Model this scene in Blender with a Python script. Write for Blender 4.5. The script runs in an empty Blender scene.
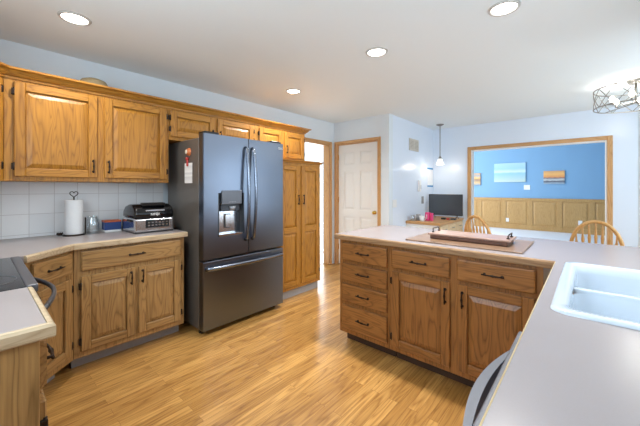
import bpy, bmesh, math, random
from mathutils import Vector, Matrix
random.seed(4)
S = bpy.context.scene
C = S.collection
PI = math.pi

# ------------------------------------------------------------------ camera
cd = bpy.data.cameras.new('camera'); cam = bpy.data.objects.new('camera', cd); C.objects.link(cam)
cam.location = (0, 0, 1.30)
cam.rotation_euler = (PI/2, 0, math.atan2(269, 305.5))
cd.sensor_width = 36; cd.lens = 305.5/640*36; cd.shift_y = -25/640
cd.clip_start = 0.02
S.camera = cam

# ------------------------------------------------------------------ world, daylight, exposure
w = bpy.data.worlds.new('sky'); S.world = w; w.use_nodes = True
w.node_tree.nodes['Background'].inputs[0].default_value = (0.75, 0.87, 1.0, 1)
w.node_tree.nodes['Background'].inputs[1].default_value = 1.0

def area(name, loc, rot, sx, sy, power, col):
    l = bpy.data.lights.new(name, 'AREA'); l.shape = 'RECTANGLE'; l.size = sx; l.size_y = sy
    l.energy = power; l.color = col
    o = bpy.data.objects.new(name, l); C.objects.link(o); o.location = loc; o.rotation_euler = rot
    return o
area('daylight_sink_window', (0.70, 1.6, 1.62), (0, PI/2, 0), 1.1, 1.5, 5.5, (0.80, 0.90, 1.0))
area('daylight_nook_window', (1.86, 4.0, 1.25), (0, PI/2, 0), 1.9, 1.5, 36, (0.76, 0.88, 1.0))
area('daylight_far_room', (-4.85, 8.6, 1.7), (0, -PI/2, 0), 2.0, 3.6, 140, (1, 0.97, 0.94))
area('daylight_hall_window', (-4.10, 4.78, 1.20), (-PI/2, 0, 0), 1.2, 2.4, 46, (0.95, 0.97, 1.0))
area('rear_fill_light', (-1.0, -0.62, 1.72), (PI/2, 0, 0), 1.5, 0.8, 32, (0.80, 0.90, 1.0))  # added fill from behind the camera; the range wall has no window

S.view_settings.view_transform = 'Standard'; S.view_settings.look = 'None'
S.view_settings.gamma = 1; S.view_settings.use_curve_mapping = False
S.view_settings.exposure = 0.62
S.cycles.max_bounces = 8; S.cycles.diffuse_bounces = 5
S.cycles.sample_clamp_indirect = 6

# ------------------------------------------------------------------ materials
def srgb(r, g, b):
    f = lambda c: (c/255/12.92) if c/255 <= .04045 else ((c/255+.055)/1.055)**2.4
    return (f(r), f(g), f(b), 1)
MATS = {}
def newmat(name):
    m = bpy.data.materials.new(name); m.use_nodes = True; MATS[name] = m
    return m, m.node_tree.nodes, m.node_tree.links, m.node_tree.nodes['Principled BSDF']
def plain(name, col, rough=.5, metal=0, var=.04, scale=30, bump=0, coat=0, emit=0):
    m, N, L, P = newmat(name)
    tc = N.new('ShaderNodeTexCoord'); nz = N.new('ShaderNodeTexNoise'); nz.inputs['Scale'].default_value = scale
    nz.inputs['Detail'].default_value = 4
    L.new(tc.outputs['Object'], nz.inputs['Vector'])
    mx = N.new('ShaderNodeMix'); mx.data_type = 'RGBA'
    c = srgb(*col)
    mx.inputs[6].default_value = tuple(max(0, x*(1-var)) for x in c[:3])+(1,)
    mx.inputs[7].default_value = tuple(min(1, x*(1+var)) for x in c[:3])+(1,)
    L.new(nz.outputs['Fac'], mx.inputs[0]); L.new(mx.outputs[2], P.inputs['Base Color'])
    P.inputs['Roughness'].default_value = rough; P.inputs['Metallic'].default_value = metal
    P.inputs['Coat Weight'].default_value = coat; P.inputs['Coat Roughness'].default_value = .1
    if bump:
        b = N.new('ShaderNodeBump'); b.inputs['Strength'].default_value = bump; b.inputs['Distance'].default_value = .002
        L.new(nz.outputs['Fac'], b.inputs['Height']); L.new(b.outputs[0], P.inputs['Normal'])
    if emit:
        P.inputs['Emission Color'].default_value = c; P.inputs['Emission Strength'].default_value = emit
    return m
def oak(name, axis, light, dark, rough=.42, coat=.03):
    """oak with growth rings drawn out along one local axis"""
    m, N, L, P = newmat(name)
    tc = N.new('ShaderNodeTexCoord'); oi = N.new('ShaderNodeObjectInfo')
    mul = N.new('ShaderNodeMath'); mul.operation = 'MULTIPLY'; mul.inputs[1].default_value = 37
    L.new(oi.outputs['Random'], mul.inputs[0])
    add = N.new('ShaderNodeVectorMath'); add.operation = 'ADD'
    L.new(tc.outputs['Object'], add.inputs[0]); L.new(mul.outputs[0], add.inputs[1])
    def mp(across, along):
        mm = N.new('ShaderNodeMapping'); s = [across]*3; s[axis] = along
        mm.inputs['Scale'].default_value = s; L.new(add.outputs[0], mm.inputs[0]); return mm
    n1 = N.new('ShaderNodeTexNoise'); n1.inputs['Scale'].default_value = 1; n1.inputs['Detail'].default_value = 1.5
    n1.inputs['Distortion'].default_value = .4
    L.new(mp(12, 1.5).outputs[0], n1.inputs['Vector'])
    k = N.new('ShaderNodeMath'); k.operation = 'MULTIPLY'; k.inputs[1].default_value = 22; L.new(n1.outputs['Fac'], k.inputs[0])
    pp = N.new('ShaderNodeMath'); pp.operation = 'PINGPONG'; pp.inputs[1].default_value = 1; L.new(k.outputs[0], pp.inputs[0])
    pw = N.new('ShaderNodeMath'); pw.operation = 'POWER'; pw.inputs[1].default_value = 3; L.new(pp.outputs[0], pw.inputs[0])
    n2 = N.new('ShaderNodeTexNoise'); n2.inputs['Scale'].default_value = 1; n2.inputs['Detail'].default_value = 3
    L.new(mp(150, 6).outputs[0], n2.inputs['Vector'])
    n3 = N.new('ShaderNodeTexNoise'); n3.inputs['Scale'].default_value = 1; L.new(mp(7, 1.0).outputs[0], n3.inputs['Vector'])
    a1 = N.new('ShaderNodeMath'); a1.operation = 'MULTIPLY_ADD'; a1.inputs[1].default_value = .45
    L.new(pw.outputs[0], a1.inputs[0])
    a0 = N.new('ShaderNodeMath'); a0.operation = 'MULTIPLY_ADD'; a0.inputs[1].default_value = .7
    L.new(n2.outputs['Fac'], a0.inputs[0])
    a00 = N.new('ShaderNodeMath'); a00.operation = 'MULTIPLY_ADD'; a00.inputs[1].default_value = .5; a00.inputs[2].default_value = -.38
    L.new(n3.outputs['Fac'], a00.inputs[0]); L.new(a00.outputs[0], a0.inputs[2]); L.new(a0.outputs[0], a1.inputs[2])
    mx = N.new('ShaderNodeMix'); mx.data_type = 'RGBA'
    mx.inputs[6].default_value = srgb(*light); mx.inputs[7].default_value = srgb(*dark)
    L.new(a1.outputs[0], mx.inputs[0]); L.new(mx.outputs[2], P.inputs['Base Color'])
    P.inputs['Roughness'].default_value = rough; P.inputs['Coat Weight'].default_value = coat; P.inputs['Coat Roughness'].default_value = .18
    b = N.new('ShaderNodeBump'); b.inputs['Strength'].default_value = .15; b.inputs['Distance'].default_value = .001
    L.new(n2.outputs['Fac'], b.inputs['Height']); L.new(b.outputs[0], P.inputs['Normal'])
    return m
OL, OD = (188, 130, 46), (114, 68, 16)
oak('oak_h', 0, OL, OD); oak('oak_v', 2, OL, OD); oak('oak_d', 1, OL, OD)
BL, BD = (184, 142, 88), (100, 70, 36)  # same oak, greyed: the light on the left base cabinets put into colour
oak('base_lit_h', 0, BL, BD); oak('base_lit_v', 2, BL, BD)
IL, ID = (164, 110, 56), (82, 48, 22)  # same oak, browned: shade on the peninsula fronts put into colour
oak('isle_shade_h', 0, IL, ID); oak('isle_shade_v', 2, IL, ID)
oak('edge_x', 0, (168, 134, 98), (120, 88, 60)); oak('edge_line', 1, (206, 186, 140), (176, 150, 104)); oak('edge_y', 1, (205, 184, 152), (160, 132, 98))
oak('casing_h', 0, (212, 165, 110), (168, 116, 66)); oak('casing_v', 2, (212, 165, 110), (168, 116, 66)); oak('casing_y', 1, (212, 165, 110), (168, 116, 66))
oak('chair_wood', 2, (208, 160, 98), (168, 118, 62)); oak('lit_wood', 1, (236, 208, 165), (205, 170, 120))  # desk wood is paler: window light falling on the drawers put into colour
oak('wainscot', 2, (196, 158, 100), (166, 126, 72)); oak('dark_wood', 0, (110, 70, 50), (60, 36, 26))
oak('tray_top', 0, (176, 146, 132), (130, 100, 88), rough=.3); oak('board_wood', 0, (148, 118, 94), (116, 88, 68), rough=.3, coat=.15)

def floor_mat():
    m, N, L, P = newmat('oak_floor')
    tc = N.new('ShaderNodeTexCoord'); sp = N.new('ShaderNodeSeparateXYZ'); L.new(tc.outputs['Object'], sp.inputs[0])
    cb = N.new('ShaderNodeCombineXYZ'); L.new(sp.outputs[1], cb.inputs[0]); L.new(sp.outputs[0], cb.inputs[1])
    br = N.new('ShaderNodeTexBrick'); br.inputs['Scale'].default_value = 1
    br.offset = .37; br.offset_frequency = 2; br.squash = 1.0
    br.inputs['Brick Width'].default_value = .85; br.inputs['Row Height'].default_value = .062
    br.inputs['Mortar Size'].default_value = .0007; br.inputs['Mortar Smooth'].default_value = .3; br.inputs['Bias'].default_value = 0
    br.inputs['Color1'].default_value = (0, 0, 0, 1); br.inputs['Color2'].default_value = (1, 1, 1, 1)
    L.new(cb.outputs[0], br.inputs['Vector'])
    # every plank samples the grain somewhere else
    rd = N.new('ShaderNodeVectorMath'); rd.operation = 'MULTIPLY_ADD'
    rd.inputs[1].default_value = (31, 17, 5); L.new(br.outputs['Color'], rd.inputs[0]); L.new(tc.outputs['Object'], rd.inputs[2])
    def noise(s, det):
        mp = N.new('ShaderNodeMapping'); mp.inputs['Scale'].default_value = s; L.new(rd.outputs[0], mp.inputs[0])
        n = N.new('ShaderNodeTexNoise'); n.inputs['Scale'].default_value = 1; n.inputs['Detail'].default_value = det
        L.new(mp.outputs[0], n.inputs['Vector']); return n
    n1 = noise((16, 1.3, 1), 1); n2 = noise((140, 5, 1), 3)
    k = N.new('ShaderNodeMath'); k.operation = 'MULTIPLY'; k.inputs[1].default_value = 14; L.new(n1.outputs['Fac'], k.inputs[0])
    pp = N.new('ShaderNodeMath'); pp.operation = 'PINGPONG'; pp.inputs[1].default_value = 1; L.new(k.outputs[0], pp.inputs[0])
    pw = N.new('ShaderNodeMath'); pw.operation = 'POWER'; pw.inputs[1].default_value = 2.2; L.new(pp.outputs[0], pw.inputs[0])
    a = N.new('ShaderNodeMath'); a.operation = 'MULTIPLY_ADD'; a.inputs[1].default_value = .5; L.new(pw.outputs[0], a.inputs[0])
    b0 = N.new('ShaderNodeMath'); b0.operation = 'MULTIPLY_ADD'; b0.inputs[1].default_value = 1.0; b0.inputs[2].default_value = -.38
    L.new(n2.outputs['Fac'], b0.inputs[0]); L.new(b0.outputs[0], a.inputs[2])
    mx = N.new('ShaderNodeMix'); mx.data_type = 'RGBA'
    mx.inputs[6].default_value = srgb(218, 168, 96); mx.inputs[7].default_value = srgb(140, 88, 34); L.new(a.outputs[0], mx.inputs[0])
    tone = N.new('ShaderNodeMix'); tone.data_type = 'RGBA'; tone.blend_type = 'MULTIPLY'; tone.inputs[0].default_value = 1
    rmp = N.new('ShaderNodeValToRGB'); rmp.color_ramp.elements[0].color = (.68, .62, .54, 1); rmp.color_ramp.elements[1].color = (1, 1, 1, 1)
    L.new(br.outputs['Color'], rmp.inputs[0]); L.new(mx.outputs[2], tone.inputs[6]); L.new(rmp.outputs[0], tone.inputs[7])
    gap = N.new('ShaderNodeMix'); gap.data_type = 'RGBA'; gap.inputs[7].default_value = srgb(120, 76, 38)
    L.new(br.outputs['Fac'], gap.inputs[0]); L.new(tone.outputs[2], gap.inputs[6])
    L.new(gap.outputs[2], P.inputs['Base Color'])
    P.inputs['Roughness'].default_value = .33; P.inputs['Coat Weight'].default_value = .35; P.inputs['Coat Roughness'].default_value = .16
floor_mat()
def tile_mat():
    m, N, L, P = newmat('wall_tile')
    tc = N.new('ShaderNodeTexCoord'); sp = N.new('ShaderNodeSeparateXYZ'); L.new(tc.outputs['Object'], sp.inputs[0])
    ad = N.new('ShaderNodeMath'); ad.operation = 'ADD'; L.new(sp.outputs[0], ad.inputs[0]); L.new(sp.outputs[1], ad.inputs[1])
    cb = N.new('ShaderNodeCombineXYZ'); L.new(ad.outputs[0], cb.inputs[0]); L.new(sp.outputs[2], cb.inputs[1])
    mp = N.new('ShaderNodeMapping'); mp.inputs['Location'].default_value = (-.59+3.302, -.936, 0); L.new(cb.outputs[0], mp.inputs[0])
    br = N.new('ShaderNodeTexBrick'); br.offset = 0; br.inputs['Scale'].default_value = 1
    br.inputs['Brick Width'].default_value = .152; br.inputs['Row Height'].default_value = .158
    br.inputs['Mortar Size'].default_value = .0022; br.inputs['Mortar Smooth'].default_value = .2
    br.inputs['Color1'].default_value = srgb(234, 235, 236); br.inputs['Color2'].default_value = srgb(240, 240, 240)
    br.inputs['Mortar'].default_value = srgb(208, 205, 204)
    L.new(mp.outputs[0], br.inputs['Vector']); L.new(br.outputs['Color'], P.inputs['Base Color'])
    P.inputs['Roughness'].default_value = .18
    b = N.new('ShaderNodeBump'); b.inputs['Strength'].default_value = .5; b.inputs['Distance'].default_value = .002; b.invert = True
    L.new(br.outputs['Fac'], b.inputs['Height']); L.new(b.outputs[0], P.inputs['Normal'])
tile_mat()
def banded(name, stops, warp=.12, scale=4):
    """a painted canvas: horizontal bands of colour, brushed"""
    m, N, L, P = newmat(name)
    tc = N.new('ShaderNodeTexCoord'); sp = N.new('ShaderNodeSeparateXYZ'); L.new(tc.outputs['Generated'], sp.inputs[0])
    mp = N.new('ShaderNodeMapping'); mp.inputs['Scale'].default_value = (1, 1, 4); L.new(tc.outputs['Generated'], mp.inputs[0])
    n = N.new('ShaderNodeTexNoise'); n.inputs['Scale'].default_value = scale; n.inputs['Detail'].default_value = 4; L.new(mp.outputs[0], n.inputs['Vector'])
    a = N.new('ShaderNodeMath'); a.operation = 'MULTIPLY_ADD'; a.inputs[1].default_value = warp; L.new(n.outputs['Fac'], a.inputs[0])
    s = N.new('ShaderNodeMath'); s.operation = 'SUBTRACT'; s.inputs[1].default_value = warp/2; L.new(sp.outputs[2], s.inputs[0]); L.new(s.outputs[0], a.inputs[2])
    r = N.new('ShaderNodeValToRGB'); e = r.color_ramp.elements
    while len(e) < len(stops): e.new(.5)
    for k, (p, c) in enumerate(stops): e[k].position = p; e[k].color = srgb(*c)
    L.new(a.outputs[0], r.inputs[0]); L.new(r.outputs[0], P.inputs['Base Color']); P.inputs['Roughness'].default_value = .7

plain('ceiling_paint', (236, 244, 247), .9, bump=.5, scale=260, var=.015)
plain('wall_paint', (222, 230, 236), .55, var=.01, bump=.1, scale=200)
plain('white_paint_wall', (222, 232, 245), .28, var=.01, bump=.12, scale=120)
plain('blue_paint', (128, 172, 208), .7, var=.02)
plain('carpet', (225, 228, 232), .95, bump=.6, scale=400)
plain('white_trim', (236, 235, 232), .4, var=.01)
plain('door_white', (232, 229, 224), .35, var=.01)
plain('laminate', (156, 148, 149), .25, var=.03, scale=300)
plain('laminate_left', (160, 151, 149), .3, var=.03, scale=300)
plain('porcelain', (206, 216, 226), .12, var=.005, coat=.5)
plain('bronze', (52, 40, 34), .4, metal=.7, var=.2)
plain('toe_kick', (160, 156, 154), .5, var=.1)
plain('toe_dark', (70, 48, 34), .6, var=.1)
plain('steel', (118, 127, 142), .3, metal=1, var=.02, scale=8)
plain('steel_side', (112, 105, 98), .28, metal=.3, var=.05)
plain('handle_steel', (134, 142, 156), .25, metal=1, var=.02)
plain('steel_light', (200, 202, 206), .2, metal=1, var=.02)
plain('black_plastic', (22, 22, 24), .35, var=.1)
plain('black_gloss', (14, 15, 18), .08, var=.1)
plain('cooktop_glass', (38, 40, 44), .1, var=.05)
plain('burner_ring', (88, 90, 94), .3)
plain('handle_grey', (128, 130, 136), .35, metal=.5)
plain('trim_grey', (96, 98, 104), .35, metal=.5); plain('range_grey', (92, 94, 100), .35, metal=.5); plain('dish_grey', (112, 114, 122), .4, metal=.2)
plain('dispenser_grey', (150, 155, 162), .35, metal=.4)
plain('dispenser_dark', (60, 64, 70), .4, metal=.3)
plain('brass', (205, 165, 80), .25, metal=1)
plain('paper', (238, 238, 238), .9, bump=.3)
plain('white_plastic', (236, 236, 234), .4)
plain('grey_plastic', (150, 150, 152), .5)
plain('navy_box', (38, 66, 126), .5); plain('orange_box', (205, 100, 60), .5)
plain('red_plastic', (196, 60, 52), .4); plain('orange_plastic', (214, 120, 66), .4)
plain('cream', (228, 214, 190), .6); plain('pink', (232, 70, 130), .5); plain('tape_blue', (48, 140, 196), .6)
plain('wicker', (146, 130, 98), .8, var=.25, scale=80, bump=1)
plain('vent_beige', (208, 202, 190), .5); plain('vent_dark', (150, 140, 128), .7)
plain('screen', (74, 80, 86), .16, var=.02)
plain('nickel', (150, 147, 142), .35, metal=.9)
plain('opal_glass', (255, 250, 240), .3, emit=2.2)
plain('lamp_ring', (196, 194, 190), .4)
plain('lamp_lens', (255, 250, 240), .3, emit=7)
plain('bulb', (255, 244, 225), .3, emit=9)
plain('ink', (60, 60, 66), .6)
banded('seascape', [(0, (196, 214, 205)), (.25, (170, 205, 214)), (.45, (150, 200, 222)), (.55, (206, 226, 232)), (.7, (160, 204, 226)), (1, (176, 212, 232))])
banded('sunset', [(0, (170, 190, 205)), (.2, (90, 96, 110)), (.3, (210, 214, 214)), (.45, (120, 110, 112)), (.52, (226, 150, 96)), (.75, (238, 186, 110)), (1, (214, 160, 120))], .2)
banded('abstract', [(0, (120, 150, 170)), (.2, (220, 190, 140)), (.45, (140, 120, 110)), (.6, (232, 186, 120)), (.85, (150, 160, 170)), (1, (222, 176, 120))], .35, 3)
banded('letter', [(0, (236, 234, 230)), (.3, (214, 212, 210)), (.36, (238, 236, 232)), (.5, (210, 208, 206)), (.56, (238, 236, 232)), (.8, (214, 212, 210)), (1, (238, 236, 232))], .03)
def glass(name, col, alpha):
    m, N, L, P = newmat(name)
    t = N.new('ShaderNodeBsdfTransparent'); t.inputs[0].default_value = (.96, .98, .98, 1)
    g = N.new('ShaderNodeBsdfGlossy'); g.inputs['Roughness'].default_value = .03; g.inputs[0].default_value = col
    mx = N.new('ShaderNodeMixShader'); mx.inputs[0].default_value = alpha
    L.new(t.outputs[0], mx.inputs[1]); L.new(g.outputs[0], mx.inputs[2])
    L.new(mx.outputs[0], N['Material Output'].inputs[0])
glass('clear_glass', (.9, .95, 1, 1), .22); glass('window_glass', (1, 1, 1, 1), .05)

# ------------------------------------------------------------------ mesh helpers
class MB:
    def __init__(s): s.bm = bmesh.new(); s.mats = []
    def mi(s, m):
        if m not in s.mats: s.mats.append(m)
        return s.mats.index(m)
    def _take(s, t, m, smooth=False, mtx=None):
        i = s.mi(m)
        if mtx: bmesh.ops.transform(t, matrix=mtx, verts=t.verts)
        bmesh.ops.recalc_face_normals(t, faces=t.faces)
        vm = {v: s.bm.verts.new(v.co) for v in t.verts}
        for f in t.faces:
            try: nf = s.bm.faces.new([vm[v] for v in f.verts])
            except ValueError: continue
            nf.material_index = i; nf.smooth = smooth
        t.free(); return s
    def box(s, x0, x1, y0, y1, z0, z1, m, bev=0, seg=1, mtx=None, smooth=False):
        t = bmesh.new()
        vs = [t.verts.new((x, y, z)) for x in (x0, x1) for y in (y0, y1) for z in (z0, z1)]
        for q in ((0,1,3,2), (4,6,7,5), (0,4,5,1), (2,3,7,6), (0,2,6,4), (1,5,7,3)): t.faces.new([vs[k] for k in q])
        if bev: bmesh.ops.bevel(t, geom=t.edges[:], offset=bev, segments=seg, affect='EDGES', profile=.5)
        return s._take(t, m, smooth, mtx)
    def raised(s, x0, x1, z0, z1, y_out, y_in, inset, m):
        """a panel field whose rim slopes back (front towards -y)"""
        t = bmesh.new()
        o = [(x0, z0), (x1, z0), (x1, z1), (x0, z1)]; n = [(x0+inset, z0+inset), (x1-inset, z0+inset), (x1-inset, z1-inset), (x0+inset, z1-inset)]
        a = [t.verts.new((x, y_in, z)) for x, z in o]; b = [t.verts.new((x, y_out, z)) for x, z in n]
        c = [t.verts.new((x, y_in+.004, z)) for x, z in o]
        t.faces.new(b); t.faces.new(c[::-1])
        for k in range(4):
            j = (k+1) % 4
            t.faces.new([a[k], a[j], b[j], b[k]]); t.faces.new([c[k], c[j], a[j], a[k]])
        return s._take(t, m)
    def prism(s, poly, z0, z1, m, bev=0, seg=1, smooth=False, mtx=None):
        t = bmesh.new()
        a = [t.verts.new((x, y, z0)) for x, y in poly]; b = [t.verts.new((x, y, z1)) for x, y in poly]
        t.faces.new(a[::-1]); t.faces.new(b)
        n = len(poly)
        for k in range(n): t.faces.new([a[k], a[(k+1) % n], b[(k+1) % n], b[k]])
        if bev:
            e = [e for e in t.edges if abs(e.verts[0].co.z-e.verts[1].co.z) < 1e-6]
            bmesh.ops.bevel(t, geom=e, offset=bev, segments=seg, affect='EDGES', profile=.5)
        return s._take(t, m, smooth, mtx)
    def tube(s, pts, r, m, seg=10, closed=False, smooth=True, flat=1.0, up=None):
        pts = [Vector(p) for p in pts]; n = len(pts)
        rs = r if isinstance(r, (list, tuple)) else [r]*n
        t = bmesh.new(); rings = []
        ref = Vector(up) if up else None
        for k, p in enumerate(pts):
            a = pts[k-1] if (k or closed) else p; b = pts[(k+1) % n] if (k < n-1 or closed) else p
            d = (b-a).normalized()
            u = ref if ref else (Vector((0, 0, 1)) if abs(d.z) < .9 else Vector((1, 0, 0)))
            s1 = d.cross(u).normalized(); s2 = s1.cross(d).normalized()
            rings.append([t.verts.new(p+(s1*math.cos(q)*flat+s2*math.sin(q))*rs[k]) for q in [2*PI*j/seg for j in range(seg)]])
        for k in range(n if closed else n-1):
            A, B = rings[k], rings[(k+1) % n]
            for j in range(seg): t.faces.new([A[j], A[(j+1) % seg], B[(j+1) % seg], B[j]])
        if not closed: t.faces.new(rings[0]); t.faces.new(rings[-1][::-1])
        return s._take(t, m, smooth)
    def cyl(s, p0, p1, r, m, seg=16, smooth=True, r1=None): return s.tube([p0, p1], [r, r if r1 is None else r1], m, seg, smooth=smooth)
    def lathe(s, prof, c, m, seg=28, smooth=True, axis='z'):
        t = bmesh.new(); rings = []
        for r, z in prof:
            if r < 1e-5: rings.append([t.verts.new((0, 0, z))])
            else: rings.append([t.verts.new((r*math.cos(2*PI*j/seg), r*math.sin(2*PI*j/seg), z)) for j in range(seg)])
        for A, B in zip(rings, rings[1:]):
            for j in range(seg):
                q = [A[j % len(A)], A[(j+1) % seg % len(A)], B[(j+1) % seg % len(B)], B[j % len(B)]]
                u = []
                for v in q:
                    if v not in u: u.append(v)
                if len(u) > 2:
                    try: t.faces.new(u)
                    except ValueError: pass
        R = {'z': Matrix(), 'x': Matrix.Rotation(PI/2, 4, 'Y'), '-y': Matrix.Rotation(PI/2, 4, 'X')}[axis]
        return s._take(t, m, smooth, Matrix.Translation(c) @ R)
    def sweep(s, path, prof, m, smooth=False):
        """profile (outward, z) carried along a mitred xy polyline; outward is right of travel"""
        P = [Vector((x, y)) for x, y in path]; t = bmesh.new(); rings = []
        for k, p in enumerate(P):
            d0 = (P[k]-P[k-1]).normalized() if k else None; d1 = (P[k+1]-P[k]).normalized() if k < len(P)-1 else None
            n0 = Vector((d0.y, -d0.x)) if d0 else None; n1 = Vector((d1.y, -d1.x)) if d1 else None
            if n0 and n1: n = (n0+n1); n = n/ (n.dot(n0))
            else: n = n0 or n1
            rings.append([t.verts.new((p.x+n.x*o, p.y+n.y*o, z)) for o, z in prof])
        for A, B in zip(rings, rings[1:]):
            for j in range(len(prof)): t.faces.new([A[j], A[(j+1) % len(prof)], B[(j+1) % len(prof)], B[j]])
        t.faces.new(rings[0]); t.faces.new(rings[-1][::-1])
        return s._take(t, m, smooth)
    def build(s, name, parent=None, **tags):
        me = bpy.data.meshes.new(name); s.bm.to_mesh(me); s.bm.free()
        for m in s.mats: me.materials.append(MATS[m])
        o = bpy.data.objects.new(name, me); C.objects.link(o)
        if parent: o.parent = parent
        for k, v in tags.items(): o[k] = v
        return o
def empty(name, loc, rz, label, cat, group=None):
    o = bpy.data.objects.new(name, None); C.objects.link(o); o.location = loc; o.rotation_euler = (0, 0, rz)
    o.empty_display_size = .1; o['label'] = label; o['category'] = cat
    if group: o['group'] = group
    return o
def tag(o, label, cat, group=None):
    o['label'] = label; o['category'] = cat
    if group: o['group'] = group
    return o
def copy_tree(o, parent=None):
    c = o.copy(); C.objects.link(c); c.parent = parent
    for ch in o.children: copy_tree(ch, c)
    return c
def struct(name, mb): return mb.build(name, kind='structure')
def lettering(body, size, m, parent, name, mtx):
    cu = bpy.data.curves.new(name, 'FONT'); cu.body = body; cu.size = size; cu.extrude = .0004; cu.align_x = 'CENTER'; cu.align_y = 'CENTER'
    t = bpy.data.objects.new(name, cu); me = bpy.data.meshes.new_from_object(t); bpy.data.objects.remove(t)
    me.materials.clear(); me.materials.append(MATS[m]); me.transform(mtx)
    o = bpy.data.objects.new(name, me); C.objects.link(o); o.parent = parent; return o
RX = Matrix.Rotation(PI/2, 4, 'X')       # lettering laid in xy stands up, facing -y

# ------------------------------------------------------------------ the setting
WX, WY, CZ = -3.315, -0.48, 2.42
def wall(name, axis, p0, p1, a0, a1, z0, z1, m, holes=()):
    """a wall p0..p1 thick, a0..a1 long, with rectangular openings"""
    b = MB()
    def put(u0, u1, v0, v1):
        if u1-u0 < 1e-4 or v1-v0 < 1e-4: return
        if axis == 'x': b.box(p0, p1, u0, u1, v0, v1, m)
        else: b.box(u0, u1, p0, p1, v0, v1, m)
    cur = a0
    for h0, h1, k0, k1 in sorted(holes):
        put(cur, h0, z0, z1); put(h0, h1, z0, k0); put(h0, h1, k1, z1); cur = h1
    put(cur, a1, z0, z1)
    return struct(name, b)
struct('floor', MB().box(-3.44, 1.9, -.6, 5.92, -.1, 0, 'oak_floor'))
struct('ceiling', MB().box(-3.44, 1.95, -.66, 5.98, CZ, CZ+.1, 'ceiling_paint'))
wall('wall_left', 'x', WX-.12, WX, -.6, 4.132, 0, CZ, 'wall_paint', [(3.20, 4.010, 0, 2.035)])
wall('wall_back', 'y', 4.132, 4.252, WX-.12, -2.256, 0, CZ, 'wall_paint', [(-3.252, -2.438, 0, 2.045)])
wall('wall_side', 'x', -2.376, -2.256, 4.252, 5.86, 0, CZ, 'white_paint_wall')
wall('wall_far', 'y', 5.86, 5.98, -2.376, .49, 0, CZ, 'white_paint_wall', [(-1.575, .19, 0, 1.972)])
wall('wall_right', 'x', .55, .67, -.6, 3.1, 0, CZ, 'wall_paint', [(.85, 2.35, 1.07, 2.17)])
wall('wall_nook', 'y', 3.1, 3.22, .67, 1.82, 0, CZ, 'wall_paint')
wall('wall_nook_right', 'x', 1.70, 1.82, 3.22, 4.9, 0, CZ, 'wall_paint', [(3.28, 4.72, .32, 2.17)])
d = Vector((1.70-.49, 4.9-5.86, 0)); L_ = d.length; mt = Matrix.Translation((.49, 5.86, 0)) @ Matrix.Rotation(math.atan2(d.y, d.x), 4, 'Z')
struct('wall_bay', MB().box(0, L_, 0, .12, 0, CZ, 'wall_paint', mtx=mt))
wall('wall_rear', 'y', WY-.12, WY, WX, .55, 0, CZ, 'wall_paint', [(-1.75, -.25, 1.32, 2.12)])
# windows that light the room (out of the photograph, right of the camera; the rear one is an added fill)
def window(name, axis, p, a0, a1, z0, z1):
    b = MB(); f = .045
    def put(u0, u1, v0, v1, q0, q1, m):
        if axis == 'x': b.box(q0, q1, u0, u1, v0, v1, m)
        else: b.box(u0, u1, q0, q1, v0, v1, m)
    q0, q1 = p-.03, p+.03; mid = (a0+a1)/2
    put(a0, a1, z0, z0+f, q0, q1, 'white_trim'); put(a0, a1, z1-f, z1, q0, q1, 'white_trim')
    put(a0, a0+f, z0+f, z1-f, q0, q1, 'white_trim'); put(a1-f, a1, z0+f, z1-f, q0, q1, 'white_trim')
    put(mid-.02, mid+.02, z0+f, z1-f, q0, q1, 'white_trim')
    put(a0+f, mid-.02, z0+f, z1-f, p-.002, p+.002, 'window_glass'); put(mid+.02, a1-f, z0+f, z1-f, p-.002, p+.002, 'window_glass')
    return struct(name, b)
window('window_1', 'x', .61, .85, 2.35, 1.07, 2.17)
window('window_2', 'x', 1.76, 3.28, 4.72, .32, 2.17)
window('window_4', 'y', 4.65, -4.65, -3.55, .004, 2.36)
window('window_fill', 'y', WY-.06, -1.75, -.25, 1.32, 2.12)  # unseen window added in the rear wall to let the fill in
# tiled backsplash
b = MB(); b.box(WX, WX+.008, WY+.008, 1.30, .914, 1.352, 'wall_tile'); b.box(WX, -1.15, WY, WY+.008, .914, 1.31, 'wall_tile')
struct('trim_1', b)
# hall beyond the left opening
b = MB(); b.box(-5.2, WX-.12, 2.4, 4.7, -.1, 0.004, 'carpet'); struct('floor_hall', b)
b = MB(); b.box(-5.3, -5.2, 2.3, 4.8, 0, CZ, 'white_trim'); b.box(-5.2, -4.65, 4.6, 4.7, 0, CZ, 'white_trim'); b.box(-3.55, WX-.12, 4.6, 4.7, 0, CZ, 'white_trim'); b.box(-4.65, -3.55, 4.6, 4.7, 2.36, CZ, 'white_trim'); b.box(-5.2, WX-.12, 2.3, 2.4, 0, CZ, 'white_trim')
struct('wall_hall', b)
struct('ceiling_hall', MB().box(-5.3, WX-.12, 2.3, 4.8, CZ, CZ+.1, 'ceiling_paint'))
# room behind the blue wall
FY = 11.4
struct('floor_far_room', MB().box(-5, 4, 5.92, FY+.1, -.1, 0, 'carpet'))
struct('wall_blue', MB().box(-5, 4, FY, FY+.1, 0, 3.3, 'blue_paint'))
struct('wall_blue_left', MB().box(-5.1, -5, 5.98, FY, 0, 3.3, 'blue_paint'))
struct('wall_blue_right', MB().box(4, 4.1, 5.98, FY, 0, 3.3, 'blue_paint'))
struct('ceiling_far_room', MB().box(-5.1, 4.1, 5.98, FY+.1, 3.3, 3.4, 'ceiling_paint'))
b = MB(); b.box(-5, -2.376, 5.98, 6.04, 0, 3.3, 'blue_paint'); b.box(.49, 4, 5.98, 6.04, 0, 3.3, 'blue_paint'); b.box(-2.376, .49, 5.98, 6.04, CZ+.1, 3.3, 'blue_paint')
struct('wall_far_room_front', b)
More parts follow.
